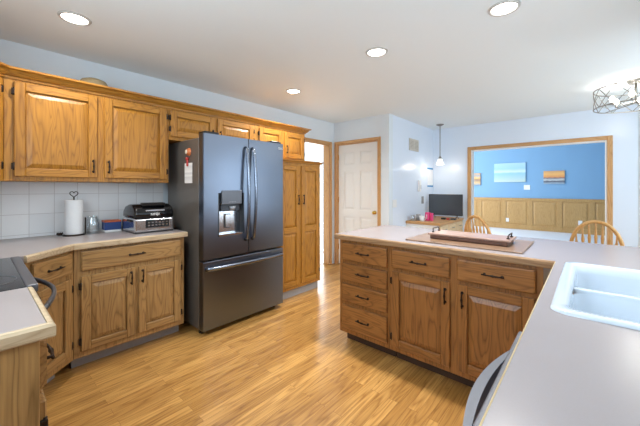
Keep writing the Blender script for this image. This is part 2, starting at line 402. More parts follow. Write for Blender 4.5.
# wainscot along the blue wall
b = MB(); b.box(-5, 4, FY-.02, FY, .0, .98, 'wainscot'); b.box(-5, 4, FY-.045, FY-.02, .90, .985, 'wainscot', .006)
b.box(-5, 4, FY-.04, FY-.02, 0.002, .13, 'wainscot', .004)
for k in range(13):
    x = -4.95+.712*k + .03
    b.box(x-.06, x+.06, FY-.036, FY-.02, .13, .90, 'wainscot', .003)
for k in range(12):
    x = -4.95+.712*k + .03
    b.raised(x+.08, x+.632, .16, .87, FY-.032, FY-.021, .04, 'wainscot')
struct('trim_2', b)
# casings
def casing(name, axis, p, out, a0, a1, ztop, cw, depth0, depth1, jamb='casing_v', miter=0):
    """U-shaped casing around an opening; p = wall face, out = +1/-1 side it stands proud on"""
    b = MB(); t = .018; q0, q1 = sorted((p, p+out*t))
    mh = 'casing_y' if axis == 'x' else 'casing_h'
    def put(u0, u1, v0, v1, q0, q1, m, bev=0):
        if axis == 'x': b.box(q0, q1, u0, u1, v0, v1, m, bev)
        else: b.box(u0, u1, q0, q1, v0, v1, m, bev)
    put(a0-cw, a0, 0, ztop+cw, q0, q1, 'casing_v', .005); put(a1, a1+cw, 0, ztop+cw, q0, q1, 'casing_v', .005)
    put(a0, a1, ztop, ztop+cw, q0, q1, mh, .005)
    j0, j1 = sorted((depth0, depth1)); j = .018
    put(a0, a0+j, 0, ztop-j, j0, j1, jamb); put(a1-j, a1, 0, ztop-j, j0, j1, jamb); put(a0, a1, ztop-j, ztop, j0, j1, jamb)
    return struct(name, b)
casing('trim_3', 'x', WX, 1, 3.20, 4.010, 2.035, .050, WX-.12, WX)
casing('trim_4', 'y', 4.132, -1, -3.252, -2.438, 2.045, .045, 4.132, 4.20)
casing('trim_5', 'y', 5.86, -1, -1.575, .19, 1.972, .058, 5.86, 5.98, jamb='white_trim')
# six panel white door
b = MB(); dx0, dx1, dz0, dz1, dy = -3.232, -2.458, .012, 2.025, 4.158
b.box(dx0, dx1, dy+.012, dy+.035, dz0, dz1, 'door_white')
W = dx1-dx0; st = .11; ms = .10; pw_ = (W-2*st-ms)/2
rows = [(.22, .82), (.94, 1.58), (1.68, 1.90)]
b.box(dx0, dx0+st, dy, dy+.012, dz0, dz1, 'door_white'); b.box(dx1-st, dx1, dy, dy+.012, dz0, dz1, 'door_white')
b.box(dx0+st+pw_, dx0+st+pw_+ms, dy, dy+.012, dz0, dz1, 'door_white')
zz = [dz0, .22, .82, .94, 1.58, 1.68, 1.90, dz1]
for s0 in (dx0+st, dx0+st+pw_+ms):
    for k in range(0, 8, 2): b.box(s0, s0+pw_, dy, dy+.012, zz[k], zz[k+1], 'door_white')
    for z0, z1 in rows: b.raised(s0+.012, s0+pw_-.012, z0+.012, z1-.012, dy+.002, dy+.0119, .03, 'door_white')
door = struct('door_1', b)
k = MB().lathe([(0, .055), (.018, .053), (.027, .042), (.027, .034), (.016, .022), (.009, .018), (.009, .006), (.028, .005), (.030, 0), (0, 0)], (-2.515, dy, .915), 'brass', axis='-y')
k.build('door_knob', door, label='brass round door knob')
for z in (.3, 1.1, 1.82): MB().box(dx0-.004, dx0+.006, dy-.006, dy, z-.045, z+.045, 'brass').build('door_hinge', door)
# baseboards
struct('baseboard_back', MB().box(-2.40, -2.257, 4.118, 4.131, 0, .08, 'casing_h', .003))
struct('baseboard_side', MB().box(-2.255, -2.243, 4.12, 4.66, 0, .08, 'casing_y', .003))
b = MB(); b.box(-2.25, -1.64, 5.847, 5.859, 0, .08, 'casing_h', .003); b.box(.252, .485, 5.847, 5.859, 0, .08, 'casing_h', .003); struct('baseboard_far', b)

# ------------------------------------------------------------------ cabinets
def door_mb(x0, x1, z0, z1, H, V, st=.058, t=.019):
    b = MB(); y = -t
    b.box(x0, x0+st, y, -.0005, z0, z1, V, .004); b.box(x1-st, x1, y, -.0005, z0, z1, V, .004)
    b.box(x0+st, x1-st, y, -.0005, z0, z0+st, H, .004); b.box(x0+st, x1-st, y, -.0005, z1-st, z1, H, .004)
    b.raised(x0+st+.004, x1-st-.004, z0+st+.004, z1-st-.004, y+.004, y+.0145, .030, V)
    return b
def drawer_mb(x0, x1, z0, z1, H):
    b = MB(); b.box(x0, x1, -.012, -.0005, z0, z1, H); b.box(x0+.001, x1-.001, -.020, -.011, z0+.001, z1-.001, H, .0085, 2); return b
def pull(parent, x, z, vertical, ln=.105, y=-.019):
    b = MB(); h = ln/2
    P = (lambda t, o: (x, y-o, z+t)) if vertical else (lambda t, o: (x+t, y-o, z))
    pts = [P(-h, .017), P(-h*.55, .019), P(-h*.2, .020), P(0, .020), P(h*.2, .020), P(h*.55, .019), P(h, .017)]
    b.tube(pts, [.0045, .0042, .0052, .0075, .0052, .0042, .0045], 'bronze', 8)
    for s_ in (-1, 1): b.cyl(P(s_*h*.78, 0), P(s_*h*.78, .019), .0052, 'bronze', 8); b.cyl(P(s_*h*.78, 0), P(s_*h*.78, .003), .009, 'bronze', 8)
    return b.build('handle', parent)
def hinges(parent, x, zs, side):
    for z in zs:
        b = MB(); b.box(x-.006, x+.006, -.021, -.0006, z-.022, z+.022, 'bronze', .002); b.cyl((x+side*.006, -.016, z-.026), (x+side*.006, -.016, z+.026), .005, 'bronze', 8)
        b.build('hinge', parent)
def cabinet(name, loc, rz, w, dep, z0, z1, H, V, label, cat='cabinet', doors=(), drawers=(), toe=None, toeh=.10, toein=.10, group=None, body=None):
    """local x along the front, front at y=0 facing -y; doors: (x0,x1,z0,z1,hinge side,pull z)"""
    r = empty(name, loc, rz, label, cat, group)
    b = MB()
    if body: b.prism(body, z0, z1, V)
    else: b.box(0, w, .0, dep, z0, z1, V, .002)
    b.build('carcass', r)
    if toe: MB().box(.004, w-.004, toein, dep-.02, 0.0, toeh-.001, toe).build('toe_kick', r)
    for x0, x1, a, c, side, pz in doors:
        dd = door_mb(x0, x1, a, c, H, V).build('door', r)
        hx = x0-.006 if side < 0 else x1+.006
        hinges(dd, hx, (a+.07, c-.07), 1 if side < 0 else -1)
        pull(dd, (x1-.028) if side < 0 else (x0+.028), pz, True)
    for x0, x1, a, c in drawers:
        dr = drawer_mb(x0, x1, a, c, H).build('drawer', r); pull(dr, (x0+x1)/2, (a+c)/2, False, .12, -.02)
    return r
# upper cabinets on the left wall (face x=-2.95)
UX = -2.95; UZ0, UZ1 = 1.348, 2.06
cabinet('upper_cabinet', (UX, .135, 0), PI/2, 1.073, .362, UZ0, UZ1, 'oak_h', 'oak_v', 'wide golden oak wall cabinet with two doors above the tiles and paper towels',
        doors=[(.048, .519, 1.380, 2.030, -1, 1.47), (.566, 1.050, 1.380, 2.030, 1, 1.47)])
cabinet('upper_cabinet', (UX, 1.2085, 0), PI/2, 1.0305, .362, 1.752, UZ1, 'oak_h', 'oak_v', 'short golden oak wall cabinet with two doors directly above the refrigerator',
        doors=[(.012, .465, 1.785, 2.030, -1, 1.85), (.495, .955, 1.785, 2.030, 1, 1.85)])
cabinet('upper_cabinet', (UX, 2.2395, 0), PI/2, .7905, .362, 1.62, UZ1, 'oak_h', 'oak_v', 'golden oak wall cabinet with two doors standing on the pantry cabinet',
        doors=[(.006, .368, 1.690, 2.020, -1, 1.80), (.415, .762, 1.690, 2.020, 1, 1.80)])
# diagonal corner upper
s2 = math.sqrt(.5)
cl = .36
cabinet('corner_upper_cabinet', (UX+cl*s2, .134-cl*s2, 0), PI*.75, cl, .3, UZ0, UZ1, 'oak_h', 'oak_v', 'angled golden oak corner wall cabinet cut by the left edge of the photo',
        doors=[(.03, cl-.03, 1.380, 2.030, 1, 1.47)], body=[(0, 0), (cl, 0), (cl+.2, .2), (cl+.2, .28), (cl/2, .62), (-.2, .28), (-.2, .2)])
# tall pantry
cabinet('pantry_cabinet', (-2.63, 2.262, 0), PI/2, .728, .68, .10, 1.60, 'oak_h', 'oak_v', 'tall oak pantry cabinet with two long doors right of the refrigerator', toe='toe_kick', toein=.04,
        doors=[])
pc = [o for o in C.objects if o.name.startswith('pantry_cabinet')][0]
for x0, x1, side in ((.03, .338, -1), (.372, .690, 1)):
    b = MB(); z0, z1, st, zm = .145, 1.565, .055, .80; y = -.019
    b.box(x0, x0+st, y, -.0005, z0, z1, 'oak_v', .004); b.box(x1-st, x1, y, -.0005, z0, z1, 'oak_v', .004)
    for a, c in ((z0, z0+st), (zm-.035, zm+.035), (z1-st, z1)): b.box(x0+st, x1-st, y, -.0005, a, c, 'oak_h', .004)
    b.raised(x0+st+.004, x1-st-.004, z0+st+.004, zm-.039, y+.004, y+.0145, .028, 'oak_v'); b.raised(x0+st+.004, x1-st-.004, zm+.039, z1-st-.004, y+.004, y+.0145, .028, 'oak_v')
    dd = b.build('door', pc); pull(dd, x1-.026 if side < 0 else x0+.026, 1.16, True, .12)
    hinges(dd, x0-.006 if side < 0 else x1+.006, (.25, .82, 1.46), 1 if side < 0 else -1)
MB().sweep([(0, -.001), (.7295, -.001)][:1]+[(.729, -.001), (.729, .318)], [(0, 1.60), (.012, 1.60), (.016, 1.612), (.036, 1.622), (.036, 1.632), (0, 1.632)], 'oak_h').build('cornice', pc)
MB().box(0, .728, 0, .318, 1.6, 1.618, 'oak_h').build('top_board', pc)
# crown moulding over the uppers
b = MB()
b.sweep([(UX+cl*s2, .134-cl*s2), (UX, .134), (UX, 3.032), (WX, 3.032)],
        [(0, 2.045), (.010, 2.045), (.012, 2.058), (.022, 2.062), (.034, 2.074), (.046, 2.092), (.064, 2.100), (.066, 2.112), (.0, 2.112)], 'oak_d')
tag(b.build('crown_moulding'), 'golden oak crown moulding running along the tops of the wall cabinets', 'moulding')

# base cabinets on the left
BX = -2.70
cabinet('base_cabinet', (BX, .463, 0), PI/2, .775, .60, .10, .873, 'base_lit_h', 'base_lit_v', 'oak base cabinet with one drawer over two doors left of the refrigerator', toe='toe_kick',
        doors=[(.040, .382, .145, .675, -1, .60), (.405, .742, .145, .675, 1, .60)], drawers=[(.040, .742, .712, .852)])
bl = .375
dg = cabinet('corner_base_cabinet', (BX+bl*s2, .462-bl*s2, 0), PI*.75, bl, .3, .10, .873, 'base_lit_h', 'base_lit_v', 'angled oak corner cabinet with a drawer and a door beside the range',
        toe=None, doors=[(.035, bl-.035, .145, .675, 1, .58)], drawers=[(.035, bl-.035, .712, .852)], body=[(.002, 0), (bl-.002, 0), (bl+.40, .42), (bl/2+.02, .83), (.002-.36, .44), (-.3, .36), (-.0, .05)])
MB().box(.04, bl-.03, .10, .3, 0.0, .099, 'toe_kick').build('toe_kick', dg)
# left worktop (pinkish grey laminate, oak nosing)
e = .025
p_in = (BX+e, .463+.0); 
A = [(WX+.009, 1.252), (BX+e, 1.252), (BX+e, .452), (BX+e+.262, .452-.262), (BX+e+.262, WY+.009), (WX+.009, WY+.009)]
A = A[::-1]
wt = empty('worktop', (0, 0, 0), 0, 'pinkish grey laminate worktop with oak edge under the toaster grill and paper towels', 'worktop')
MB().prism(A, .874, .914, 'laminate_left', .002).build('slab', wt)
b = MB()
b.sweep([(BX+e+.262, .452-.262-.0), (BX+e, .452), (BX+e, 1.252)], [(.001, .872), (.016, .872), (.019, .878), (.019, .905), (.012, .913), (.001, .9142)], 'edge_y'); b.build('edge_trim', wt)
# range
rg = empty('range', (-2.405, .165, 0), 0, 'glass top electric range with a bowed grey handle at the left edge of the photo', 'range')
# local x -> +X world, front faces +Y (y=0), body towards -y
b = MB(); b.box(.004, .756, -.62, -.005, .02, .895, 'steel_side', .003); b.build('body', rg)
MB().box(.002, .758, -.61, -.028, .896, .916, 'cooktop_glass', .002).build('cooktop', rg)
MB().box(0.002, .758, -.028, .008, .888, .918, 'trim_grey', .004, 2).build('front_trim', rg)
for cx_, cy_, rr in ((.20, -.16, .080), (.57, -.165, .122), (.20, -.45, .075), (.56, -.45, .10)):
    pts = [(cx_+rr*math.cos(2*PI*j/40), cy_+rr*math.sin(2*PI*j/40), .9165) for j in range(40)]
    MB().tube(pts, .0016, 'burner_ring', 4, closed=True).build('burner_ring', rg)
MB().box(.01, .75, -.004, .016, .22, .86, 'black_gloss', .004).build('oven_door', rg)
b = MB(); pts = [(.06, .016, .80)]+[(.06+.64*k/16, .035+.065*math.sin(PI*k/16), .80) for k in range(17)]+[(.70, .016, .80)]
b.tube(pts, .012, 'range_grey', 10, flat=.8); b.build('handle', rg)
MB().box(.01, .75, -.004, .012, .05, .20, 'steel_side', .004).build('drawer', rg)
# cabinet and worktop at the lower left
nc = empty('base_cabinet', (-1.172, .125, 0), PI, 'oak end cabinet with a bare wooden end panel at the lower left', 'cabinet')
b = MB(); b.box(0, .465, 0, .60, .0, .873, 'base_lit_v', .002); b.build('carcass', nc)
MB().box(-.008, -.0005, .0, .6, .0, .872, 'base_lit_v', .002).build('end_panel', nc)
dr = drawer_mb(.03, .435, .712, .852, 'base_lit_h').build('drawer', nc); pull(dr, .12, .78, False, .12, -.02)
dd = door_mb(.03, .435, .145, .675, 'base_lit_h', 'base_lit_v').build('door', nc); hinges(dd, .024, (.23, .60), 1); pull(dd, .40, .58, True)
wt2 = empty('worktop', (0, 0, 0), 0, 'small grey laminate worktop with oak edge in the lower left foreground', 'worktop')
MB().prism([(-1.643, WY+.009), (-1.168, WY+.009), (-1.168, .140), (-1.643, .140)], .874, .914, 'laminate_left', .002).build('slab', wt2)
MB().sweep([(-1.168, WY+.009), (-1.168, .140), (-1.643, .140)][::-1], [(-.001+.0, .872), (-.016+.0, .872)][:0]+[(0, .914), (0, .872)][:0]+[(-.001, .8737), (-.001, .9142), (-.012, .913), (-.018, .905), (-.018, .878), (-.016, .8737)], 'edge_y').build('edge_trim', wt2)

# ------------------------------------------------------------------ refrigerator (local: x along front, front of doors at y=0)
fr = empty('refrigerator', (-2.50, 1.312, 0), PI/2, 'dark stainless french door refrigerator with bottom freezer and ice dispenser', 'refrigerator')
FW = .922
MB().box(.006, FW-.006, .085, .74, .045, 1.748, 'steel_side', .006).build('case', fr)
def fdoor(x0, x1, z0, z1, hole=None):
    b = MB(); r = .022
    if hole:
        h0, h1, k0, k1 = hole
        # outline as four slabs around the dispenser recess
        def slab(a0, a1, c0, c1): b.box(a0, a1, .006, .078, c0, c1, 'steel')
        slab(x0, h0, z0, z1); slab(h1, x1, z0, z1); slab(h0, h1, z0, k0); slab(h0, h1, k1, z1)
        b.box(x0+.004, h0, 0, .0065, z0+.004, z1-.004, 'steel'); b.box(h1, x1-.004, 0, .0065, z0+.004, z1-.004, 'steel')
        b.box(h0, h1, 0, .0065, z0+.004, k0, 'steel'); b.box(h0, h1, 0, .0065, k1, z1-.004, 'steel')
        b.box(h0, h1, .06, .078, k0, k1, 'steel_light')
    else:
        b.box(x0, x1, 0, .078, z0, z1, 'steel', .006, 2)
    return b
HZ = (.150, .412, .868, 1.255)
ld = fdoor(.002, .468, .668, 1.78, HZ).build('left_door', fr)
rd = fdoor(.474, .920, .668, 1.78).build('right_door', fr)
fz = fdoor(.002, .920, .050, .652).build('freezer_drawer', fr)
b = MB()   # dispenser frame
h0, h1, k0, k1 = HZ
b.box(h0-.008, h0+.004, -.002, .06, k0-.008, k1, 'dispenser_dark', .002); b.box(h1-.004, h1+.008, -.002, .06, k0-.008, k1, 'dispenser_dark', .002)
b.box(h0, h1, -.002, .055, k0-.008, k0+.010, 'steel_light', .002)
dp = b.build('dispenser', ld)
MB().box(h0+.025, h1-.025, -.012, .02, k1-.105, k1+.022, 'trim_grey', .004).build('control_panel', ld)
lettering('· · · · ·', .03, 'white_plastic', ld, 'control_icon', Matrix.Translation(((h0+h1)/2, -.0125, k1-.085)) @ RX)
b = MB(); b.box(h0+.03, h1-.03, .02, .055, k1-.17, k1-.10, 'dispenser_dark', .004); b.lathe([(0, 0), (.022, 0), (.034, .04), (0, .04)], ((h0+h1)/2+.02, .022, k1-.165), 'dispenser_grey'); b.build('spout', ld)
MB().box(h0+.09, h0+.15, .04, .058, k0+.06, k0+.19, 'steel_light', .006).build('lever', ld)
def bow(x, side, z0, z1):
    pts = [(x, 0, z0)]+[(x-side*.0, -.028-.038*math.sin(PI*k/18), z0+.02+(z1-z0-.04)*k/18) for k in range(19)]+[(x, 0, z1)]
    return MB().tube(pts, .0165, 'handle_steel', 10, flat=.9, up=(0, 1, 0))
bow(.432, 1, .80, 1.69).build('handle', ld); hr = bow(.512, -1, .80, 1.69).build('handle', rd)
MB().box(.502, .522, -.071, -.060, 1.37, 1.395, 'black_plastic', .003).build('latch_button', rd)
pts = [(.03, 0, .590)]+[(.045+.832*k/20, -.026-.026*math.sin(PI*k/20), .590) for k in range(21)]+[(.892, 0, .590)]
MB().tube(pts, .020, 'handle_steel', 10, flat=.9).build('handle', fz)
for x in (.02, FW-.16): MB().box(x, x+.14, .01, .12, 1.7805, 1.800, 'black_plastic', .005).build('hinge_cover', fr)
for x, y in ((.05, .10), (FW-.05, .10), (.05, .68), (FW-.05, .68)): MB().cyl((x, y, 0), (x, y, .046), .018, 'black_plastic', 12).build('foot', fr)
MB().box(.02, FW-.02, .095, .12, .008, .045, 'black_plastic').build('kick_plate', fr)
lettering('LG', .032, 'white_plastic', rd, 'logo', Matrix.Translation((.893, -.0006, 1.725)) @ RX)
MB().tube([(.862+.011*math.cos(a), -.001, 1.725+.011*math.sin(a)) for a in [2*PI*j/16 for j in range(16)]], .002, 'white_plastic', 5, closed=True).build('emblem', rd)
# things on the fridge side (the side faces -y at y=1.318)
SY = 1.3175
m1 = MB().lathe([(0, .030), (.020, .029), (.026, .024), (.026, .012), (.034, .010), (.037, .004), (.037, 0), (0, 0)], (-2.765, SY, 1.632), 'orange_plastic', axis='-y')
m1.lathe([(0, .0335), (.018, .033), (.021, .0295), (0, .0295)], (-2.765, SY, 1.632), 'cream', axis='-y')
tag(m1.build('magnet'), 'round orange and cream magnet on the refrigerator side above the note', 'magnet')
tag(MB().box(-2.853, -2.705, SY-.003, SY-.0006, 1.345, 1.53, 'letter').build('note'), 'white paper note hanging on the dark side of the refrigerator', 'paper')
b = MB(); b.box(-2.795, -2.773, SY-.016, SY-.0032, 1.50, 1.575, 'red_plastic', .004); b.cyl((-2.784, SY-.022, 1.57), (-2.784, SY-.001, 1.57), .014, 'red_plastic', 12)
tag(b.build('magnet_clip'), 'small red clip magnet holding the white note', 'clip')

# ------------------------------------------------------------------ on the left worktop
TZ = .9145
th = empty('paper_towel_holder', (-3.16, .545, TZ), 0, 'dark wire paper towel holder with a heart finial', 'holder')
MB().lathe([(0, 0), (.075, 0), (.075, .006), (.068, .010), (0, .010)], (0, 0, 0), 'bronze').build('base', th)
b = MB(); b.cyl((0, 0, .008), (0, 0, .312), .005, 'bronze', 8); b.build('rod', th)
hp = []
for k in range(25):
    t = 2*PI*k/24; hp.append((0, .0021*(16*math.sin(t)**3)*.8, .336+.0021*.8*(13*math.cos(t)-5*math.cos(2*t)-2*math.cos(3*t)-math.cos(4*t))))
MB().tube(hp[:-1], .0032, 'bronze', 6, closed=True, up=(1, 0, 0)).build('heart_finial', th)
b = MB(); b.cyl((.04, .068, .008), (.04, .068, .135), .005, 'bronze', 8); b.lathe([(0, -.008), (.008, 0), (0, .008)], (.04, .068, .138), 'bronze', 10); b.build('side_arm', th)
b = MB(); pts = [(0, -.07-.0015*k, .018+.014*math.sin(k*.9)) for k in range(26)]; b.tube(pts, .0035, 'bronze', 6); b.build('scroll', th)
tag(MB().lathe([(.018, .0), (.058, .0), (.060, .003), (.060, .275), (.058, .278), (.018, .278), (.018, .0)], (-3.16, .545, TZ+.0108), 'paper').build('paper_towel_roll'),
    'white roll of paper towels standing on the heart topped holder', 'paper towels')
b = MB().lathe([(0, .003), (.044, .003), (.048, .012), (.048, .115), (.040, .130), (.040, .143), (.043, .146), (.040, .148), (.036, .143), (.036, .130), (.045, .113), (.045, .014), (0, .010)], (-3.17, .672, TZ), 'clear_glass')
b.lathe([(0, 0), (.044, 0), (.048, .003), (0, .003)], (-3.17, .672, TZ), 'clear_glass')
tag(b.build('glass_jar'), 'clear glass jar between the paper towels and the blue box', 'jar')
bx = empty('box', (-3.19, .815, TZ), PI/2, 'navy blue box with an orange lid edge and white base behind the grill', 'box')
MB().box(-.064, .064, -.05, .05, 0, .018, 'white_plastic', .002).build('base', bx); MB().box(-.062, .062, -.048, .048, .0185, .085, 'navy_box', .002).build('body', bx); MB().box(-.064, .064, -.05, .05, .0855, .102, 'orange_box', .003).build('lid', bx)
# countertop grill (front towards +X): local x along front
gr = empty('countertop_grill', (-2.83, .885, TZ), PI/2, 'silver countertop grill with domed black lid beside the refrigerator', 'grill')
GW, GD = .325, .33
b = MB(); b.box(0, GW, 0, GD, .006, .128, 'steel_light', .018, 3, smooth=False); b.build('housing', gr)
MB().box(.085, GW-.085, -.0065, -.0035, .186, .198, 'steel_light', .001, mtx=Matrix.Translation((0, .004, 0))).build('lid_strip', gr)
MB().box(.006, GW-.006, .006, GD-.006, .0, .010, 'black_plastic').build('base', gr)
prof = [(-.004, .129), (.0, .175), (.026, .220), (.09, .242), (.18, .244), (.26, .228), (.315, .185), (.325, .129)]
lidm = Matrix(((0, 0, 1, 0), (1, 0, 0, 0), (0, 1, 0, 0), (0, 0, 0, 1)))   # (y, z, x) -> (x, y, z)
MB().prism(prof, .004, GW-.004, 'black_gloss', .02, 3, smooth=True, mtx=lidm).build('lid', gr)
b = MB(); b.prism([(.030, .228), (.075, .242), (.078, .258), (.030, .254), (.012, .236)], .07, GW-.07, 'black_plastic', .002, mtx=lidm); b.build('handle', gr)
MB().box(.085, GW-.045, -.004, .004, .045, .112, 'black_plastic', .003).build('control_panel', gr)
b = MB()
for i in range(6):
    for j in range(2): b.box(.102+.029*i, .119+.029*i, -.0055, -.0038, .060+.024*j, .070+.024*j, 'steel_light')
b.build('button_row', gr)
tl = Matrix.Translation((GW/2, .0245, .170)) @ Matrix.Rotation(-.70, 4, 'X') @ RX
lettering('NINJA', .028, 'white_plastic', gr, 'logo', Matrix.Translation((GW/2, -.0035, .158)) @ Matrix.Rotation(-.09, 4, 'X') @ RX)
for s_ in (-1, 1): MB().box(-.012 if s_ < 0 else GW-.002, .002 if s_ < 0 else GW+.012, .06, .16, .098, .118, 'black_plastic', .004).build('side_handle', gr)
# basket top above the crown
b = MB().lathe([(0, .0), (.07, .0), (.10, .04), (.105, .10), (.085, .135), (.045, .152), (0, .158)], (-3.12, .67, 2.0605), 'wicker')
tag(b.build('basket'), 'rounded beige basket showing above the wall cabinet crown moulding', 'basket')

# ------------------------------------------------------------------ peninsula
IX, IY = -1.580, 2.050
i1 = cabinet('drawer_cabinet', (IX, IY, 0), 0, .468, .60, .10, .873, 'isle_shade_h', 'isle_shade_v', 'oak drawer stack with four drawers at the left end of the peninsula', toe='toe_dark',
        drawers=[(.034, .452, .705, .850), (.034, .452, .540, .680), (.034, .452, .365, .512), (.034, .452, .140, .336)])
i2 = cabinet('base_cabinet', (IX+.469, IY, 0), 0, .925, .60, .10, .873, 'isle_shade_h', 'isle_shade_v', 'oak peninsula cabinet with two drawers above two doors', toe='toe_dark',
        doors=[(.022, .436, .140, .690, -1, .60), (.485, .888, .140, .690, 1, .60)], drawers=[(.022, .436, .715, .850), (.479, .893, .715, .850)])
tag(MB().box(IX+.02, -.18, 2.655, 2.675, 0, .873, 'isle_shade_v').build('back_panel'), 'oak panel closing the dining side of the peninsula', 'panel')
pw = empty('worktop', (0, 0, 0), 0, 'large pinkish grey laminate worktop of the peninsula and sink run', 'worktop')
b = MB(); z0, z1 = .874, .914; cx0 = -.131
SX0, SX1, SY0, SY1 = -.080, .440, 1.205, 2.015
b.box(-1.605, cx0, 2.032, 2.86, z0, z1, 'laminate'); b.box(cx0, .548, WY+.009, SY0, z0, z1, 'laminate')
b.box(cx0, SX0, SY0, SY1, z0, z1, 'laminate'); b.box(SX1, .548, SY0, SY1, z0, z1, 'laminate'); b.box(cx0, .548, SY1, 2.86, z0, z1, 'laminate')
b.build('slab', pw)
nose = [(.0005, .872), (.010, .872), (.013, .878), (.013, .905), (.008, .912), (.0005, .9143)]
b = MB(); b.sweep([(-1.605, 2.86), (-1.605, 2.032), (cx0-.0005, 2.032)][::-1], [(-o, z) for o, z in nose], 'edge_x'); b.sweep([(cx0, 2.0185), (cx0, WY+.009)][::-1], [(-o*.5, z) for o, z in nose], 'edge_line'); b.sweep([(-1.605, 2.86), (.548, 2.86)], [(-o, z) for o, z in nose], 'edge_x')
b.build('edge_trim', pw)
# sink: two bowls, divider low
sk = empty('sink', (0, 0, 0), 0, 'white double bowl drop-in sink in the right worktop', 'sink')
def rrect(x0, x1, y0, y1, r, n=5):
    p = []
    for cx_, cy_, a0 in ((x1-r, y0+r, -PI/2), (x1-r, y1-r, 0), (x0+r, y1-r, PI/2), (x0+r, y0+r, PI)):
        for k in range(n+1): a = a0+PI/2*k/n; p.append((cx_+r*math.cos(a), cy_+r*math.sin(a)))
    return p
def ringmesh(loops, m, cap=True):
    t = bmesh.new(); R = [[t.verts.new((x, y, z)) for x, y in p] for p, z in loops]
    for A_, B_ in zip(R, R[1:]):
        n = len(A_)
        for j in range(n): t.faces.new([A_[j], A_[(j+1) % n], B_[(j+1) % n], B_[j]])
    if cap: t.faces.new(R[-1])
    b = MB(); b._take(t, m, True); return b
ox0, ox1, oy0, oy1 = -.095, .455, 1.190, 2.030
ix0, ix1, iy0, iy1 = -.052, .412, 1.235, 1.985
b = ringmesh([(rrect(ox0, ox1, oy0, oy1, .05), .9145), (rrect(ox0+.002, ox1-.002, oy0+.002, oy1-.002, .05), .921), (rrect(ox0+.010, ox1-.010, oy0+.010, oy1-.010, .045), .925),
              (rrect(ix0-.008, ix1+.008, iy0-.008, iy1+.008, .045), .924), (rrect(ix0, ix1, iy0, iy1, .045), .918), (rrect(ix0+.006, ix1-.006, iy0+.006, iy1-.006, .045), .885)], 'porcelain', cap=False)
b.build('rim', sk)
x0, x1 = ix0+.006, ix1-.006
dv = 1.60
for ya, yb in ((iy0+.006, dv-.014), (dv+.014, iy1-.006)):
    b = ringmesh([(rrect(x0, x1, ya, yb, .045), .885), (rrect(x0+.006, x1-.006, ya+.006, yb-.006, .05), .80), (rrect(x0+.025, x1-.025, ya+.025, yb-.025, .06), .722), (rrect(x0+.05, x1-.05, ya+.05, yb-.05, .05), .712)], 'porcelain')
    b.lathe([(0, .003), (.030, .003), (.038, .001), (.040, 0)], ((x0+x1)/2, (ya+yb)/2, .7125), 'steel_light', 20)
    b.build('bowl', sk)
MB().box(x0, x1, dv-.0138, dv+.0138, .80, .900, 'porcelain', .006, 2).build('divider', sk)
# sink base, dishwasher
cabinet('sink_cabinet', (-.150, 2.030, 0), -PI/2, .92, .55, .10, .70, 'isle_shade_h', 'isle_shade_v', 'oak cabinet under the white sink', toe='toe_dark', doors=[(.08, .40, .14, .66, -1, .58), (.42, .79, .14, .66, 1, .58)])
cabinet('base_cabinet', (-.150, .498, 0), -PI/2, .955, .55, .10, .87, 'isle_shade_h', 'isle_shade_v', 'oak cabinet under the right worktop nearest the camera', toe='toe_dark', doors=[(.03, .46, .14, .66, -1, .58), (.49, .93, .14, .66, 1, .58)])
dw = empty('dishwasher', (-.141, 1.102, 0), -PI/2, 'grey dishwasher with a bowed bar handle under the right worktop', 'dishwasher')
MB().box(.002, .598, .002, .56, .02, .868, 'steel_side', .002).build('body', dw)
MB().box(.003, .597, -.020, .0015, .11, .866, 'dish_grey', .004).build('door_panel', dw)
n_ = 24; outer = [(.055+.49*k/n_, -.024-.041*math.sin(PI*k/n_)**.9) for k in range(n_)]+[(.545, -.024)]
inner = [(.075+.45*k/n_, -.0205-.022*abs(math.sin(PI*k/n_))**.9) for k in range(n_+1)]
b = MB()
for k in range(n_): b.prism([outer[k], outer[k+1], inner[k+1], inner[k]], .785, .832, 'dish_grey')
bmesh.ops.remove_doubles(b.bm, verts=b.bm.verts, dist=1e-5)
b.build('handle', dw)

# board and tray on the peninsula
tag(MB().box(-1.022, -.290, 2.115, 2.620, .9147, .924, 'board_wood', .003).build('cutting_board'), 'thin glossy brown board lying flat on the peninsula worktop', 'board')
ty = empty('serving_tray', (-.640, 2.36, .9245), 0, 'dark wooden tray with metal handles lying on the thin brown board', 'tray')
b = MB(); b.box(-.25, .25, -.11, .11, 0, .028, 'dark_wood', .006, 2); b.build('body', ty)
b = MB(); b.box(-.265, .265, -.12, .12, .0285, .042, 'tray_top', .005, 2); b.build('top', ty)
for s_ in (-1, 1):
    b = MB(); x = s_*.245; pts = [(x, -.06, .041), (x, -.06, .062), (x+s_*.004, -.05, .070), (x+s_*.004, .05, .070), (x, .06, .062), (x, .06, .041)]
    b.tube(pts, .0042, 'bronze', 8); b.cyl((x, -.06, .041), (x, -.06, .048), .010, 'bronze', 8); b.cyl((x, .06, .041), (x, .06, .048), .010, 'bronze', 8); b.build('handle', ty)

